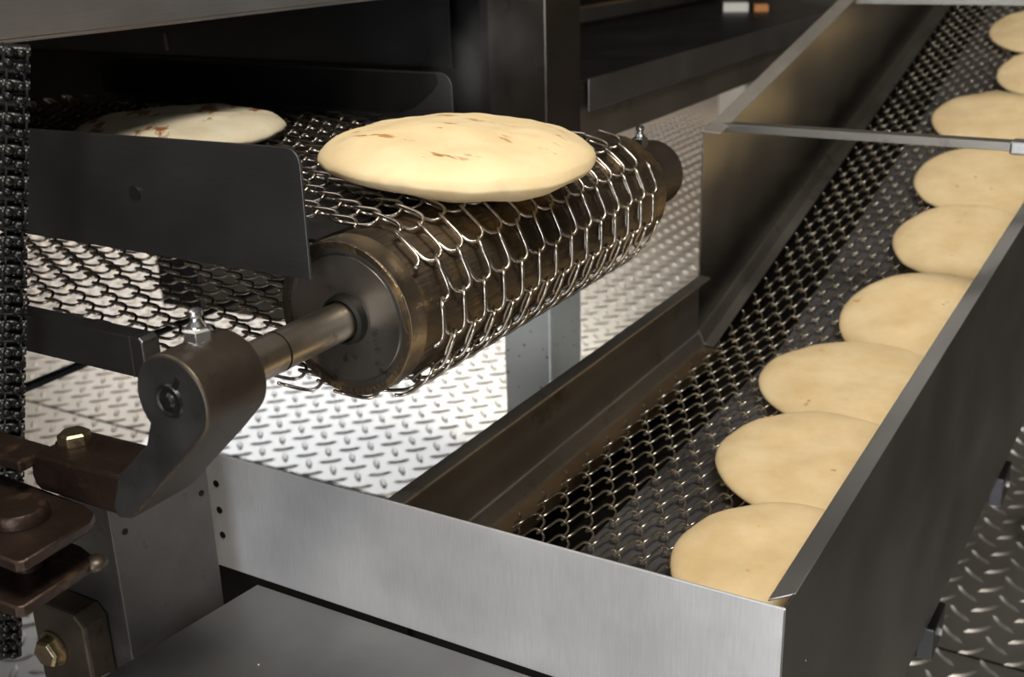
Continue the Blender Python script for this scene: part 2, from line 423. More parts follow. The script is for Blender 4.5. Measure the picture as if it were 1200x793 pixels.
# ------------------------------------------------------------------ cooling conveyor (the trough)
XL, ZT, YF = -0.538, -0.460, 0.684
cc = thing('cooling_conveyor', 'stainless trough conveyor with a bright front panel, climbing away to the back', 'conveyor', (-0.36, 0.70, FZ))
T = 0.0022
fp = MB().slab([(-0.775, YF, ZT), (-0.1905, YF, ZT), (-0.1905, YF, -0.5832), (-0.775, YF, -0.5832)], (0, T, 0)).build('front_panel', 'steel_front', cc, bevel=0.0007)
MB().box(-0.775, -0.1930, YF + 0.012, YF + 0.014, -0.80, -0.572).build('gap_shade_sheet', 'soot_shade', cc)  # dark sheet put in behind the gap to give its shadow line
for (hx, hz) in ((-0.738, -0.492), (-0.738, -0.520), (-0.738, -0.547)):
    MB().cyl((hx, YF - 0.0006, hz), (hx, YF + 0.0006, hz), 0.0035, n=14).build('bolt_hole', 'soot_shade', fp)
sr = MB()
prof = [(XL + 0.015, ZT - 0.0035), (XL + 0.0145, ZT - 0.001), (XL, ZT), (XL, -0.541), (XL + 0.002, -0.5435), (XL + 0.009, -0.558), (XL + 0.012, -0.562)]
for a, b_ in zip(prof[:-1], prof[1:]):
    sr.slab([(a[0], YF + T, a[1]), (b_[0], YF + T, b_[1]), (b_[0], 1.404, b_[1]), (a[0], 1.404, a[1])], (-0.0012, 0, -0.0012))
sr.build('side_rail', 'steel_dull', cc)
MB().tube([(XL + 0.0012, YF + 0.004, -0.5428), (XL + 0.0012, 1.402, -0.5428)], 0.0012, 8).build('fold_highlight', 'steel', cc, smooth=True)  # brighter bead laid on as the highlight along the bend
MB().box(XL + 0.011, XL + 0.033, YF + T, 1.40, -0.575, -0.5605).build('edge_strip', 'bronze', cc)
# tall wall beside the climbing part
ys = 3.5
tw = MB()
wt0, wt1 = -0.2655, -0.1425
top = lambda yy: wt0 + (wt1 - wt0) / (2.0222 - 1.4023) * (yy - 1.4023)
bot = lambda yy: belt_z(yy) - 0.03
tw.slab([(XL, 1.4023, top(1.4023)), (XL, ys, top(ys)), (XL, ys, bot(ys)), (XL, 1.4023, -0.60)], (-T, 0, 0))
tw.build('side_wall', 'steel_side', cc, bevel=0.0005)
f = MB()
f.slab([(XL - T, 1.4023, top(1.4023)), (XL + 0.0225, 1.4023, top(1.4023) - 0.001), (XL + 0.0245, ys, top(ys) - 0.001), (XL - T, ys, top(ys))], (0, 0, 0.0018))
f.build('wall_flange', 'flange', cc, bevel=0.0009)
f = MB()
for (x0, z0, x1, z1) in ((XL + 0.0005, -0.006, XL + 0.003, -0.010), (XL + 0.003, -0.010, XL + 0.010, -0.025), (XL + 0.010, -0.025, XL + 0.024, -0.028)):
    f.slab([(x0, 1.404, belt_z(1.404) + z0), (x1, 1.404, belt_z(1.404) + z1), (x1, ys, belt_z(ys) + z1), (x0, ys, belt_z(ys) + z0)], (-0.0005, 0, -0.0012))
f.build('guide_ledge', 'steel_dull', cc)
# cross bars over the climbing part
for yy, x1 in ((1.44, -0.140), (2.075, -0.09)):
    zz = top(yy) if yy < 2 else -0.1415
    MB().box(XL + 0.015, x1, yy - 0.012, yy + 0.010, zz - 0.010, zz + 0.0005).build('cross_bar', 'steel_dull', cc, bevel=0.0008)
MB().box(-0.1420, -0.1385, 1.430, 1.450, -0.345, -0.262).build('bar_post', 'steel_dull', cc)
MB().box(-0.172, -0.130, 1.426, 1.452, -0.272, -0.256).build('weld_plate', 'steel', cc, bevel=0.003)
# right side panel, its top edge climbing to the cross bar
rx = lambda yy: -0.190 + 0.07 * (yy - 0.686)
rz = lambda yy: -0.460 + 0.1694 * (yy - 0.686)
ye = 2.3
rb = lambda yy: -0.765 + 0.16 * (yy - 0.95)
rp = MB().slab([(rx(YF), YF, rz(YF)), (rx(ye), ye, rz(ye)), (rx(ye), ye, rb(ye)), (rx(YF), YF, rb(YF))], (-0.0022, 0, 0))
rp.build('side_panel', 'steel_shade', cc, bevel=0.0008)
f = MB().slab([(rx(.702), .702, rz(.702) + 0.0006), (rx(ye), ye, rz(ye) + 0.0006), (rx(ye) - 0.017, ye, rz(ye) - 0.004), (rx(.694) - 0.017, .694, rz(.694) - 0.004)], (0, 0, -0.0018))
f.build('panel_lip', 'steel', cc, bevel=0.0006)
f = MB().slab([(rx(YF) - 0.0008, YF, rb(YF) + 0.004), (rx(ye) - 0.0008, ye, rb(ye) + 0.004), (rx(ye) - 0.014, ye, rb(ye) - 0.030), (rx(YF) - 0.014, YF, rb(YF) - 0.030)], (-0.002, 0, 0))
f.build('bottom_flange', 'black_sheet', cc)
for yy in (1.185, 1.49):
    f = MB().box(rx(yy) - 0.014, rx(yy) + 0.004, yy - 0.05, yy + 0.012, rb(yy) - 0.052, rb(yy) - 0.012)
    br = f.build('bracket', 'black_sheet', cc, bevel=0.002)
    MB().cyl((rx(yy) + 0.004, yy - 0.02, rb(yy) - 0.03), (rx(yy) + 0.008, yy - 0.02, rb(yy) - 0.03), 0.005, n=12).build('screw', 'zinc', br)
# bed and under pan
def bed_strip(x0, x1, dz, th, y0=YF + 0.01, y1=3.5):
    m = MB(); seg = [y0, 1.38, 1.42, y1]
    for a, b_ in zip(seg[:-1], seg[1:]):
        m.slab([(x0, a, belt_z(a) + dz), (x1, a, belt_z(a) + dz), (x1, b_, belt_z(b_) + dz), (x0, b_, belt_z(b_) + dz)], (0, 0, -th))
    return m
bed_strip(-0.418, -0.215, -0.010, 0.003).build('slider_bed', 'bed', cc)
bed_strip(-0.532, -0.205, -0.115, 0.004, y1=3.4).build('under_pan', 'soot_shade', cc)
f = MB()
for a, b_ in ((YF + 0.004, 1.40), (1.40, 3.4)):
    f.slab([(-0.5275, a, belt_z(a) - 0.029), (-0.5275, b_, belt_z(b_) - 0.029), (-0.5275, b_, belt_z(b_) - 0.119), (-0.5275, a, belt_z(a) - 0.119)], (-0.003, 0, 0))
f.build('pan_side', 'soot_shade', cc)
for yy in (0.95, 2.2):
    MB().box(-0.44, -0.39, yy - 0.025, yy + 0.025, FZ, belt_z(yy) - 0.116).build('leg', 'steel_dull', cc)

# ------------------------------------------------------------------ flat breads
def bread_mesh(r, dome, belly, seed, power=2.6, sag=None, wob=0.02, squash=1.0, wall=None, bumps=0.0012, rings=18, segs=64):
    """a round flat bread, origin at the rim centre; wall = local x beyond which the soft rim curls up"""
    rnd = random.Random(seed); ph = [rnd.uniform(0, 6.28) for _ in range(4)]
    vs, fs = [], []
    def rad(t): return r * (1 + wob * (0.6 * math.sin(2 * t + ph[0]) + 0.4 * math.sin(3 * t + ph[1]) + 0.22 * math.sin(5 * t + ph[2])))
    def put(x, y, z):
        nz = noise.noise(Vector((x * 22 + seed * 3.1, y * 22, z * 8))) * bumps * 2 + noise.noise(Vector((x * 60 + seed, y * 60, 1.7))) * bumps * 0.7
        z += nz
        if sag and z < 0.002:
            z -= sag[2] * math.exp(-((x - sag[0]) ** 2 + (y - sag[1]) ** 2) / 0.070 ** 2)
        if wall is not None and x > wall:
            z += (x - wall) * 0.9; x = wall + (x - wall) * 0.12
        vs.append((x, y, z))
    def layer(sgn, amp, pw):
        st = len(vs)
        put(0, 0, sgn * amp)
        for i in range(1, rings + 1):
            q_ = math.sin(PI / 2 * i / rings)
            for k in range(segs):
                t = 2 * PI * k / segs; R_ = rad(t) * q_
                hgt = max(0.0, 1 - q_ ** pw) ** 0.55
                put(R_ * math.cos(t), R_ * math.sin(t) * squash, sgn * amp * hgt)
        return st
    a = layer(1, dome, power); b_ = layer(-1, belly, power + 1.0)
    for st, flip in ((a, False), (b_, True)):
        for k in range(segs):
            t = (st, st + 1 + k, st + 1 + (k + 1) % segs); fs.append(t[::-1] if flip else t)
        for i in range(rings - 1):
            for k in range(segs):
                p = st + 1 + i * segs
                t = (p + k, p + segs + k, p + segs + (k + 1) % segs, p + (k + 1) % segs); fs.append(t[::-1] if flip else t)
    me = bpy.data.meshes.new('flat_bread'); me.from_pydata(vs, [], fs)
    bm = bmesh.new(); bm.from_mesh(me); bmesh.ops.remove_doubles(bm, verts=bm.verts, dist=1e-5)
    bmesh.ops.recalc_face_normals(bm, faces=bm.faces); bm.to_mesh(me); bm.free()
    for p in me.polygons: p.use_smooth = True
    return me

def place_bread(me, mat, c, rx_, ry_, rz_, label, group=None):
    me.materials.append(M[mat])
    o = bpy.data.objects.new('flat_bread', me); COL.objects.link(o)
    o.location = (c[0], c[1], c[2] + H); o.rotation_euler = (rx_, ry_, rz_)
    return tag(o, label, 'bread', group)

G = 'flat breads riding up the cooling conveyor'
rows = [  # centre x, y, radius, tilt along the belt, label
    (-0.235, 0.828, 0.0945, 0.10, 'golden flat bread nearest the bright front panel, with small toasted flecks'),
    (-0.2626, 1.032, 0.1030, 0.10, 'second flat bread from the front panel, tucked under the front one'),
    (-0.281, 1.251, 0.1120, 0.10, 'third flat bread from the front panel, one brown speck near its middle'),
    (-0.2515, 1.466, 0.1060, 0.37, 'fourth flat bread from the front panel, at the bend where the belt starts climbing'),
    (-0.246, 1.689, 0.1000, 0.33, 'fifth flat bread from the front panel, left rim standing clear on the climbing belt'),
    (-0.253, 1.895, 0.1100, 0.33, 'sixth flat bread from the front panel, just below the steel cross bar'),
    (-0.291, 2.140, 0.1000, 0.33, 'seventh flat bread from the front panel, just beyond the steel cross bar'),
    (-0.2103, 2.368, 0.1113, 0.33, 'eighth flat bread from the front panel, mostly cut off at the right'),
    (-0.2692, 2.608, 0.1113, 0.33, 'farthest flat bread at the top of the climbing belt'),
]
for i, (x, yy, r, s, lab) in enumerate(rows):
    zc = belt_z(yy) + 0.016
    wl = rx(yy) - 0.010 - x if yy < 1.9 else -0.118 - x
    me = bread_mesh(r, 0.0115, 0.0075, i + 11, power=5.0, wob=0.013, wall=wl)
    place_bread(me, 'bread', (x, yy, zc), math.atan(s), 0, 0, lab, G)

me = bread_mesh(0.1195, 0.0275, 0.0165, 3, power=2.2, sag=(0.055, -0.03, 0.011), wob=0.012, bumps=0.0014, rings=28, segs=96)
place_bread(me, 'bread_puff', (-0.538, 0.819, -0.1885), 0.0, 0.03, 0.0, 'puffed golden round bread lying on the wire belt at the roller')
me = bread_mesh(0.110, 0.017, 0.009, 8, power=4.2, wob=0.012, bumps=0.0016, rings=22, segs=72)
place_bread(me, 'bread_pale', (-0.893, 0.838, -0.195), 0.0, 0.0, 2.1, 'pale scorched round bread leaving the oven behind the dark guard plate')

# ------------------------------------------------------------------ roller
ro = thing('conveyor_roller', 'oily steel drum roller with a thick end disc and shaft inside the wire belt', 'roller', (AX, 0.9, AZ - RD))
Y0, Y1 = 0.634, 1.105
MB().lathe([(0.007, RD - 0.006), (0.0, RD - 0.006), (-0.0005, RD - 0.001), (0.001, RD), (Y1 - Y0, RD), (Y1 - Y0, 0.02)], (AX, Y0, AZ), (0, 1, 0), 72).build('drum', 'drum', ro, smooth=True)
MB().lathe([(0.0, 0.015), (0.0, RD - 0.012), (0.0016, RD - 0.0105), (0.0016, RD - 0.0055)], (AX, Y0 + 0.0022, AZ), (0, 1, 0), 64).build('end_disc', 'disc', ro, smooth=True)
MB().lathe([(0.006, 0.0145), (-0.004, 0.0150), (-0.006, 0.0165), (-0.004, 0.0190), (0.004, 0.0205)], (AX, Y0, AZ), (0, 1, 0), 40).build('shaft_collar', 'soot_shade', ro, smooth=True)
MB().cyl((AX, 0.520, AZ), (AX, 1.20, AZ), 0.0146, n=40).build('shaft', 'shaft', ro, smooth=True)
MB().lathe([(0.0, 0.0148), (0.0, 0.0151), (0.0012, 0.0151), (0.0012, 0.0148)], (AX, 0.556, AZ), (0, 1, 0), 40).build('shaft_ring', 'soot_shade', ro)

def nipple(parent, x, yy, z, s=1.0, mat='zinc'):
    g = MB()
    g.hexa((x, yy, z + 0.002 * s), (0, 0, 1), 0.0098 * s, 0.0085 * s, 0.4)
    n_ = g.build('grease_nipple', mat, parent, bevel=0.0004)
    MB().cyl((x, yy, z - 0.001), (x, yy, z + 0.002 * s), 0.0088 * s, n=20).build('washer', mat, n_, smooth=True)
    MB().lathe([(0, 0.0062), (0.002, 0.0058), (0.0042, 0.0038), (0.0065, 0.0036), (0.0085, 0.0050), (0.0115, 0.0048), (0.0128, 0.003), (0.013, 0.0)], (x, yy, z + 0.0105 * s), (0, 0, 1), 20).build('nipple_tip', mat, n_, smooth=True)

M['rim'] = metal('lit_bare_rim', (0.38, 0.32, 0.25), 0.32, brush=(20, 1, 20), smudge=0.3, dirt=(0.10, 0.08, 0.06), dirt_amt=0.12, dirt_scale=14)  # bare near rim, base colour raised for the gold highlight there
MB().lathe([(0.0, RD - 0.004), (0.0008, RD + 0.0004), (0.020, RD + 0.0004), (0.0205, RD - 0.001)], (AX, Y0, AZ), (0, 1, 0), 72).build('drum_rim', 'rim', ro, smooth=True)
# near bearing bracket
HX, HZ = -0.530, -0.2815
bb = thing('bearing_bracket', 'brown oily cast bracket with a round bearing head holding the near roller shaft', 'bracket', (-0.60, 0.49, -0.384))
R_ = 0.0312
pts = [(HX + R_ * math.cos(a), HZ + R_ * math.sin(a)) for a in [math.radians(d) for d in range(222, -46, -8)]]
pts += [(-0.5230, -0.3195), (-0.5820, -0.3775), (-0.5870, -0.3815), (-0.6000, -0.3840)]
pts += [(-0.6035, -0.3760), (-0.5930, -0.3490), (-0.5600, -0.3190)]
arm = MB().slab([(x, 0.463, z) for x, z in pts], (0, 0.055, 0)).build('bearing_arm', 'iron', bb, smooth=True, bevel=0.0016)
fpts = [(-0.596, -0.3835), (-0.683, -0.3835), (-0.689, -0.380), (-0.691, -0.372), (-0.689, -0.360), (-0.683, -0.3535), (-0.600, -0.3515), (-0.588, -0.3500), (-0.5840, -0.372)]
MB().slab([(x, 0.4645, z) for x, z in fpts], (0, 0.048, 0)).build('bracket_foot', 'rust', bb, smooth=True, bevel=0.003)
fin = [(HX + 0.0293 * math.cos(math.radians(d)), HZ + 0.0293 * math.sin(math.radians(d))) for d in range(222, -46, -8)]
fin += [(-0.5245, -0.3185), (-0.5830, -0.3760), (-0.5880, -0.3800), (-0.5990, -0.3820), (-0.6015, -0.3755), (-0.5915, -0.3498), (-0.5590, -0.3200)]
face = MB().slab([(x, 0.4624, z) for x, z in fin], (0, 0.001, 0)).build('machined_face', 'iron_face', bb)
hole = MB().lathe([(0.0008, 0.0122), (-0.0014, 0.0110), (-0.0010, 0.0092), (-0.0002, 0.0085), (-0.0002, 0.0)], (HX - 0.001, 0.4620, HZ), (0, 1, 0), 32).build('bearing_hole', 'grease', bb, smooth=True)
MB().lathe([(0.003, 0.0066), (0.0, 0.0060), (-0.0022, 0.0035), (-0.0022, 0.0)], (HX - 0.001, 0.4620, HZ), (0, 1, 0), 20).build('shaft_end', 'grease', hole, smooth=True)
MB().slab([(HX + 0.002, 0.4615, HZ + 0.009), (HX + 0.006, 0.4615, HZ + 0.007), (HX + 0.011, 0.4615, HZ + 0.016), (HX + 0.0085, 0.4615, HZ + 0.019)], (0, 0.002, 0)).build('key_slot', 'grease', bb)
nipple(bb, HX, 0.492, HZ + R_ - 0.001)
bo = MB().hexa((-0.672, 0.492, -0.3530), (0, 0, 1), 0.0120, 0.0085, 0.2).build('bolt', 'bolt', bb, bevel=0.0004)
MB().cyl((-0.672, 0.492, -0.3545), (-0.672, 0.492, -0.3525), 0.0140, n=24).build('washer', 'rust', bo, smooth=True)

# far bearing
fb = thing('bearing_block', 'black round bearing block with a grease nipple at the far roller end', 'bearing', (AX, 1.18, AZ - 0.04))
MB().lathe([(0.0, 0.0148), (0.0, 0.034), (0.004, 0.038), (0.058, 0.038), (0.062, 0.034), (0.062, 0.0)], (AX, 1.150, AZ), (0, 1, 0), 48).build('bearing_housing', 'iron', fb, smooth=True)
MB().slab([(AX - 0.036, 1.156, AZ - 0.01), (AX + 0.02, 1.156, AZ - 0.032), (AX - 0.06, 1.156, AZ - 0.10), (AX - 0.10, 1.156, AZ - 0.08)], (0, 0.048, 0)).build('bearing_arm', 'iron', fb, bevel=0.003)
MB().lathe([(0.0, 0.016), (-0.006, 0.027), (0.004, 0.032)], (AX, 1.142, AZ), (0, 1, 0), 32).build('grease_ring', 'grease', fb, smooth=True)
nipple(fb, AX, 1.172, AZ + 0.037, 0.95)

# ------------------------------------------------------------------ guards beside the upper belt
def rounded_plate(x_end, x_far, zt, zb, yy, th, r, zt_far=None):
    zf = zt if zt_far is None else zt_far
    pts = [(x_end, zb)]
    pts += [(x_end - r + r * math.cos(a), zt - r + r * math.sin(a)) for a in [PI / 2 * i / 8 for i in range(9)]]
    pts += [(x_far, zf), (x_far, zb)]
    return MB().slab([(x, yy, z) for x, z in pts], (0, th, 0))
g1 = thing('guard_plate', 'dark flat guard plate with a rounded corner standing in front of the end disc', 'guard', (-0.70, 0.615, -0.246))
rounded_plate(-0.5385, -0.97, -0.1475, -0.2455, 0.615, 0.0022, 0.013, -0.1545).build('plate', 'guard', g1, bevel=0.0006)
MB().cyl((-0.712, 0.6135, -0.196), (-0.712, 0.6155, -0.196), 0.006, n=20).build('rivet', 'black_sheet', g1, smooth=True)
g2 = thing('guard_plate', 'dark guard plate along the far edge of the upper belt, behind the puffed bread', 'guard', (-0.9, 1.095, -0.215))
rounded_plate(-0.724, -1.30, -0.1605, -0.222, 1.095, 0.0022, 0.017).build('plate', 'guard', g2, bevel=0.0006)
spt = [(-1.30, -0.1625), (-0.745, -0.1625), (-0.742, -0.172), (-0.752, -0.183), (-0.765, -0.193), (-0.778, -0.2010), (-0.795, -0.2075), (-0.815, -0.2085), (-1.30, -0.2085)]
MB().slab([(x, 1.0938, z) for x, z in spt], (0, 0.0012, 0)).build('reflection_plate', 'soot_shade', g2)  # dark plate shaped as the reflection on the guard's inner face

# support plate between the belt runs, bar and rod under the belt
t = tag(MB().box(-1.32, -0.5565, 0.645, 1.090, -0.2265, -0.2235).build('belt_support_plate', 'black_sheet', base=(-0.95, 0.89, -0.2265)), 'grey flat plate under the upper run of the coarse wire belt', 'plate')
t = thing('support_bar', 'dark flat steel bar running under the belt towards the bearing head', 'bar', (-0.80, 0.585, -0.338))
b1 = MB().slab([(-0.686, 0.578, -0.306), (-0.686, 0.578, -0.336), (-0.692, 0.578, -0.3385), (-1.0, 0.578, -0.3385), (-1.0, 0.578, -0.303), (-0.690, 0.578, -0.303)], (0, 0.018, 0)).build('bar', 'guard', t, bevel=0.0015)
MB().box(-0.7005, -0.6995, 0.5772, 0.597, -0.338, -0.303).build('weld_seam', 'iron', t)
tag(MB().cyl((-1.30, 0.70, -0.578), (-1.30, 1.45, -0.572), 0.0065, n=14).build('steel_rod', 'black_sheet', base=(-1.30, 0.9, -0.584), smooth=True), 'thin dark steel rod under the machine beside the greasy chain', 'rod')

# ------------------------------------------------------------------ oven
hd = thing('oven_hood', 'brushed steel oven hood overhanging the belt at the top left', 'hood', (-1.4, 0.8, -0.25))
hz = -0.0800
MB().box(-0.803, -0.800, -0.30, 1.315, hz, 0.40).build('front_sheet', 'hood', hd, bevel=0.001)
MB().slab([(-0.7995, -0.30, hz + 0.0035), (-0.7995, 1.315, hz + 0.0035), (-0.803, 1.315, hz - 0.0005), (-0.803, -0.30, hz - 0.0005)], (-0.003, 0, 0)).build('bottom_lip', 'bronze', hd)
MB().box(-0.90, -0.803, -0.30, 1.315, hz + 0.002, hz + 0.006).build('lip_return', 'soot_shade', hd)
MB().box(-2.3, -0.803, -0.30, 1.315, 0.38, 0.40).build('roof_sheet', 'steel_dull', hd)
MB().box(-2.3, -0.86, 1.30, 1.304, -0.185, 0.38).build('rear_sheet', 'guard', hd)
MB().box(-2.3, -0.86, 1.296, 1.31, -0.42, -0.185).build('rear_skirt', 'soot_shade', hd)
MB().box(-2.3, -0.93, 0.626, 0.632, -0.255, 0.38).build('near_sheet', 'soot_shade', hd)
MB().box(-2.304, -2.3, 0.626, 1.31, -0.42, 0.38).build('end_sheet', 'soot_shade', hd)
for hx in (-1.385,):
    MB().slab([(hx, 1.2945, -0.175), (hx + 0.006, 1.2945, -0.176), (hx + 0.004, 1.2945, -0.152), (hx, 1.2945, -0.150)], (0, 0.002, 0)).build('bright_clip', 'zinc', hd)

fr = thing('machine_frame', 'square steel upright with a beam running back, behind the far roller end', 'frame', (-0.784, 1.40, FZ))
MB().box(-0.8200, -0.742, 1.351, 1.449, FZ, -0.38).build('lower_post', 'galv', fr, bevel=0.003)
MB().box(-0.8330, -0.741, 1.35, 1.45, -0.385, 0.55).build('upright_post', 'post_dark', fr, bevel=0.003)
MB().box(-0.93, -0.83, 1.33, 1.40, -0.30, 0.50).build('angle_strip', 'black_sheet', fr)
MB().box(-0.80, -0.745, 1.45, 3.6, -0.311, -0.225).build('cross_beam', 'steel_dull', fr, bevel=0.002)
sh = thing('black_shelf', 'black sheet metal shelf with a turned-down front lip behind the post', 'shelf', (-0.94, 2.4, -0.262))
MB().box(-1.16, -0.735, 1.462, 3.6, -0.2145, -0.2125).build('shelf_sheet', 'black_sheet', sh)
MB().box(-0.7375, -0.7340, 1.462, 3.6, -0.2590, -0.2125).build('shelf_lip', 'shelf_lip', sh, bevel=0.0016)
rb_ = thing('oven_casing', 'dark oven casing rising behind the black shelf', 'oven', (-1.6, 2.2, -0.26))
MB().box(-2.3, -1.16, 1.60, 3.1, -0.24, -0.176).build('base_panel', 'steel_dull', rb_)
MB().box(-2.3, -1.08, 1.60, 3.3, -0.170, 0.40).build('casing', 'soot_shade', rb_)
MB().box(-1.081, -1.077, 1.60, 3.3, -0.172, -0.166).build('casing_trim', 'bronze', rb_)
# boxes hanging under the oven, seen through the lower belt run
tag(MB().box(-1.705, -1.592, 1.50, 1.62, -0.70, -0.24).build('junction_box', 'black_sheet', base=(-1.65, 1.5, -0.7), bevel=0.003), 'dark upright box seen through the lower belt above the grease nipple', 'box')
tag(MB().slab([(-1.59, 1.50, -0.692), (-1.36, 1.50, -0.690), (-1.36, 1.50, -0.24), (-1.59, 1.50, -0.24)], (0, 0.12, 0)).build('drip_pan', 'steel_dull', base=(-1.47, 1.5, -0.69), bevel=0.003), 'grey metal panel seen through the lower belt run beside the end disc', 'panel')

# ------------------------------------------------------------------ greasy drive chain at the left
dc = thing('drive_chain', 'black greasy roller chain hanging at the left edge before the guard plate', 'chain', (-0.80, 0.55, -0.65))
p0, p1 = Vector((-0.7420, 0.55, -0.0795)), Vector((-0.905, 0.55, -0.655))
d = (p1 - p0); ln = d.length; d.normalize()
pitch = 0.0127
sd = Vector((0, 0, 1)).cross(d).normalized()            # roller axis
sd = Vector((0.55, 0.83, 0)); sd = (sd - d * sd.dot(d)).normalized()
nn = d.cross(sd)
def chain_link_mesh(outer):
    g = MB(); wdt = 0.0072 if outer else 0.0052; ht = 0.0062; L2 = pitch / 2 + 0.001
    for s in (-1, 1):
        outline = [(-L2 - ht * .55, -ht * .5), (-L2, -ht), (-pitch * .12, -ht * .72), (pitch * .12, -ht * .72), (L2, -ht), (L2 + ht * .55, -ht * .5),
                   (L2 + ht * .55, ht * .5), (L2, ht), (pitch * .12, ht * .72), (-pitch * .12, ht * .72), (-L2, ht), (-L2 - ht * .55, ht * .5)]
        g.slab([(a, s * wdt, b_) for a, b_ in outline], (0, s * 0.0016, 0))
    for e in (-1, 1):
        g.cyl((e * pitch / 2, -wdt - 0.003, 0), (e * pitch / 2, wdt + 0.003, 0), 0.0045 if outer else 0.0056, n=12)
    rr = random.Random(5 + outer)
    for _ in range(7):
        g.ball((rr.uniform(-L2, L2), rr.uniform(-.006, .006), rr.choice((-1, 1)) * ht * .8), rr.uniform(.0025, .0042), 8)
    me = g.mesh('chain_link'); me.materials.append(M['grease'])
    for p in me.polygons: p.use_smooth = True
    me.set_sharp_from_angle(angle=math.radians(50))
    return me
lm = [chain_link_mesh(True), chain_link_mesh(False)]
org = Vector(dc.location) - Vector((0, 0, H))
for k in range(int(ln / pitch)):
    c = p0 + d * ((k + .5) * pitch) - org
    o = bpy.data.objects.new('chain_link', lm[k % 2]); COL.objects.link(o); o.parent = dc
    o.matrix_local = Matrix(((d.x, sd.x, nn.x, c.x), (d.y, sd.y, nn.y, c.y), (d.z, sd.z, nn.z, c.z), (0, 0, 0, 1)))

# ------------------------------------------------------------------ tensioner at the lower left
tn = thing('chain_tensioner', 'rusty pair of link plates with a round pin head at the lower left', 'tensioner', (-0.70, 0.44, -0.435))
def link_plate(z, th, x1, name):
    o_ = [(x1 - 0.004, 0.391), (x1, 0.395), (x1 - 0.004, 0.452), (x1 - 0.012, 0.463), (x1 - 0.03, 0.468), (-0.80, 0.474), (-0.80, 0.391), (-0.66, 0.391)]
    return MB().slab([(x, yy, z) for x, yy in o_], (0, 0, -th)).build(name, 'rust', tn, smooth=True, bevel=0.0015)
link_plate(-0.3855, 0.0085, -0.6130, 'link_plate')
link_plate(-0.4230, 0.0090, -0.6230, 'link_plate')
MB().lathe([(0, 0.0), (0, 0.0190), (-0.002, 0.0205), (-0.010, 0.0205)], (-0.664, 0.432, -0.3750), (0, 0, 1), 40).build('pin_head', 'rust', tn, smooth=True)
MB().cyl((-0.664, 0.432, -0.435), (-0.664, 0.432, -0.38), 0.012, n=24).build('pin', 'rust', tn, smooth=True)
MB().box(-0.80, -0.684, 0.452, 0.482, -0.364, -0.355).build('top_plate', 'rust', tn, bevel=0.002)
MB().ball((-0.632, 0.462, -0.4285), 0.009, 14, 0.7).build('weld_bead', 'iron', tn, smooth=True)

mb_ = thing('mounting_bracket', 'grey steel angle bracket standing left of the collecting tray', 'bracket', (-0.74, 0.58, -0.62))
MB().slab([(-0.711, 0.540, -0.415), (-0.711, 0.650, -0.415), (-0.711, 0.650, -0.66), (-0.711, 0.540, -0.66)], (-0.0065, 0, 0)).build('side_plate', 'grey_plate', mb_, bevel=0.0012)
MB().slab([(-0.715, 0.541, -0.425), (-0.835, 0.541, -0.470), (-0.835, 0.541, -0.66), (-0.715, 0.541, -0.66)], (0, 0.006, 0)).build('front_plate', 'grey_plate', mb_, bevel=0.001)
for (yy, zz) in ((0.553, -0.470), (0.640, -0.475), (0.5955, -0.452)):
    MB().cyl((-0.7115, yy, zz), (-0.7104, yy, zz), 0.0028, n=12).build('rivet', 'soot_shade', mb_)
bl = MB().slab([(-0.803, 0.515, -0.548), (-0.790, 0.515, -0.540), (-0.745, 0.515, -0.540), (-0.735, 0.515, -0.550), (-0.735, 0.515, -0.66), (-0.803, 0.515, -0.66)], (0, 0.026, 0)).build('adjusting_block', 'iron', mb_, bevel=0.003)
MB().hexa((-0.779, 0.515, -0.583), (0.1, -1, 0), 0.0135, 0.013, 0.35).build('bolt', 'bolt', bl, bevel=0.0005)
MB().lathe([(0, 0.007), (0, 0.0165), (0.002, 0.0165), (0.002, 0.007)], (-0.779, 0.5125, -0.583), (0, 1, 0), 28).build('washer', 'bolt', bl, smooth=True)

# ------------------------------------------------------------------ collecting tray under the front panel
M['tray'] = metal('tray_sheet', (0.36, 0.355, 0.35), 0.42, smudge=0.15, bump=0.05)
tr = thing('collecting_tray', 'flat grey steel tray in front of the bright front panel', 'tray', (-0.40, 0.45, -0.60))
MB().slab([(-0.6940, 0.678, -0.586), (-0.20, 0.680, -0.586), (-0.20, 0.20, -0.586), (-0.745, 0.20, -0.586)], (0, 0, -0.002)).build('tray_sheet', 'tray', tr, bevel=0.0006)
MB().slab([(-0.7125, 0.516, -0.5855), (-0.7145, 0.500, -0.5855), (-0.7145, 0.500, -0.60), (-0.7125, 0.516, -0.60)], (-0.0015, 0, 0)).build('tray_edge_glint', 'zinc', tr)  # short bright strip painted in as the glint on the tray edge
cr = random.Random(4)
for _ in range(9):
    cx_, cy_ = cr.uniform(-0.66, -0.42), cr.uniform(0.50, 0.655)
    tag(MB().ball((cx_, cy_, -0.5853), cr.uniform(.0007, .0012), 8, .7).build('bread_crumb', 'bread_pale', base=(cx_, cy_, -0.586), smooth=True), 'tiny pale crumb lying on the grey collecting tray', 'crumb', 'crumbs on the collecting tray')

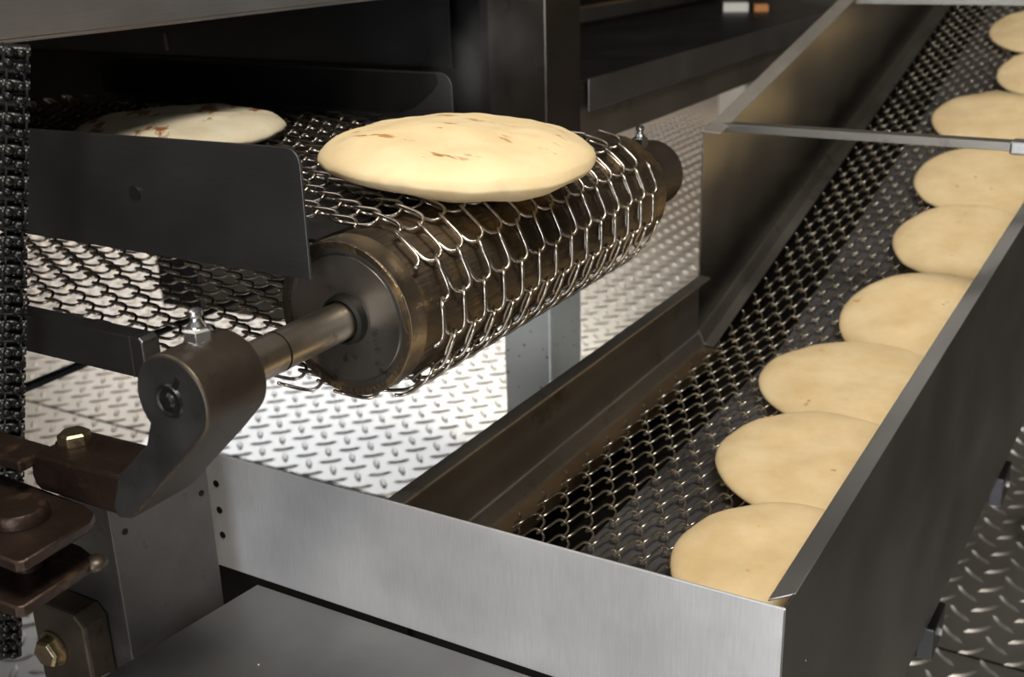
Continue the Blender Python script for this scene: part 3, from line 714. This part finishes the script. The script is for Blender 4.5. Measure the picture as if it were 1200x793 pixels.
# ------------------------------------------------------------------ far things
tag(MB().box(-2.30, -2.14, 6.2, 6.6, FZ, -0.55).build('white_cabinet', 'white', base=(-2.22, 6.4, FZ), bevel=0.01), 'white cabinet far back on the tread plate floor, below the black shelf', 'cabinet')
cw = thing('caster_wheel', 'black caster wheel on the floor at the right edge', 'wheel', (-0.105, 2.03, FZ))
MB().lathe([(-0.018, 0.02), (-0.018, 0.052), (-0.012, 0.06), (0.012, 0.06), (0.018, 0.052), (0.018, 0.02)], (-0.105, 2.03, FZ + 0.061), (1, 0.2, 0), 36).build('tire', 'rubber', cw, smooth=True)
MB().cyl((-0.128, 2.025, FZ + 0.061), (-0.082, 2.035, FZ + 0.061), 0.021, n=20).build('hub', 'steel_dull', cw, smooth=True)
MB().box(-0.132, -0.127, 2.005, 2.055, FZ + 0.055, FZ + 0.16).box(-0.083, -0.078, 2.005, 2.055, FZ + 0.055, FZ + 0.16).box(-0.132, -0.078, 2.0, 2.06, FZ + 0.14, FZ + 0.15).build('fork', 'black_sheet', cw)

# ------------------------------------------------------------------ a faint wisp of steam off the hot bread
vm = bpy.data.materials.new('steam'); vm.use_nodes = True
nt = vm.node_tree; nt.nodes.clear()
out = nt.nodes.new('ShaderNodeOutputMaterial'); pv = nt.nodes.new('ShaderNodeVolumeScatter')
tcv = nt.nodes.new('ShaderNodeTexCoord'); nv = nt.nodes.new('ShaderNodeTexNoise'); nv.inputs['Scale'].default_value = 22; nv.inputs['Detail'].default_value = 4
mpv = nt.nodes.new('ShaderNodeMapping'); mpv.inputs['Scale'].default_value = (1, 1, 0.5)
mrv = nt.nodes.new('ShaderNodeMapRange'); mrv.inputs['From Min'].default_value = 0.48; mrv.inputs['From Max'].default_value = 0.75
mrv.inputs['To Min'].default_value = 0; mrv.inputs['To Max'].default_value = 5.0
grv = nt.nodes.new('ShaderNodeVectorMath'); grv.operation = 'LENGTH'
fall = nt.nodes.new('ShaderNodeMapRange'); fall.inputs['From Min'].default_value = 0.075; fall.inputs['From Max'].default_value = 0.02
mulv = nt.nodes.new('ShaderNodeMath'); mulv.operation = 'MULTIPLY'
k = nt.links.new
k(tcv.outputs['Object'], mpv.inputs['Vector']); k(mpv.outputs[0], nv.inputs['Vector']); k(nv.outputs['Fac'], mrv.inputs['Value'])
k(tcv.outputs['Object'], grv.inputs[0]); k(grv.outputs['Value'], fall.inputs['Value'])
k(mrv.outputs[0], mulv.inputs[0]); k(fall.outputs[0], mulv.inputs[1]); k(mulv.outputs[0], pv.inputs['Density'])
k(pv.outputs[0], out.inputs['Volume'])
M['steam'] = vm
tag(MB().lathe([(-0.078 * math.cos(PI * i / 10), 0.078 * math.sin(PI * i / 10)) for i in range(11)], (-0.635, 1.02, -0.135), (0, 0, 1), 20).build('steam', 'steam', base=(-0.635, 1.02, -0.135), smooth=True),
    'faint wisp of steam rising behind the puffed bread before the dark upright post', 'steam', kind='stuff')

# two small packs lying far back on the black shelf
M['orange'] = plain('orange_card', (0.55, 0.24, 0.08), 0.6)
tag(MB().slab([(-0.960, 2.60, -0.2125), (-0.905, 2.615, -0.2125), (-0.905, 2.615, -0.1935), (-0.960, 2.60, -0.1935)], (-0.02, 0.05, 0)).build('paper_pack', 'white', base=(-0.94, 2.63, -0.2125), bevel=0.001), 'small white pack lying far back on the black shelf', 'pack')
tag(MB().slab([(-0.893, 2.62, -0.2125), (-0.862, 2.628, -0.2125), (-0.862, 2.628, -0.1975), (-0.893, 2.62, -0.1975)], (-0.02, 0.05, 0)).build('paper_pack', 'orange', base=(-0.885, 2.65, -0.2125), bevel=0.001), 'small orange pack lying far back on the black shelf', 'pack')
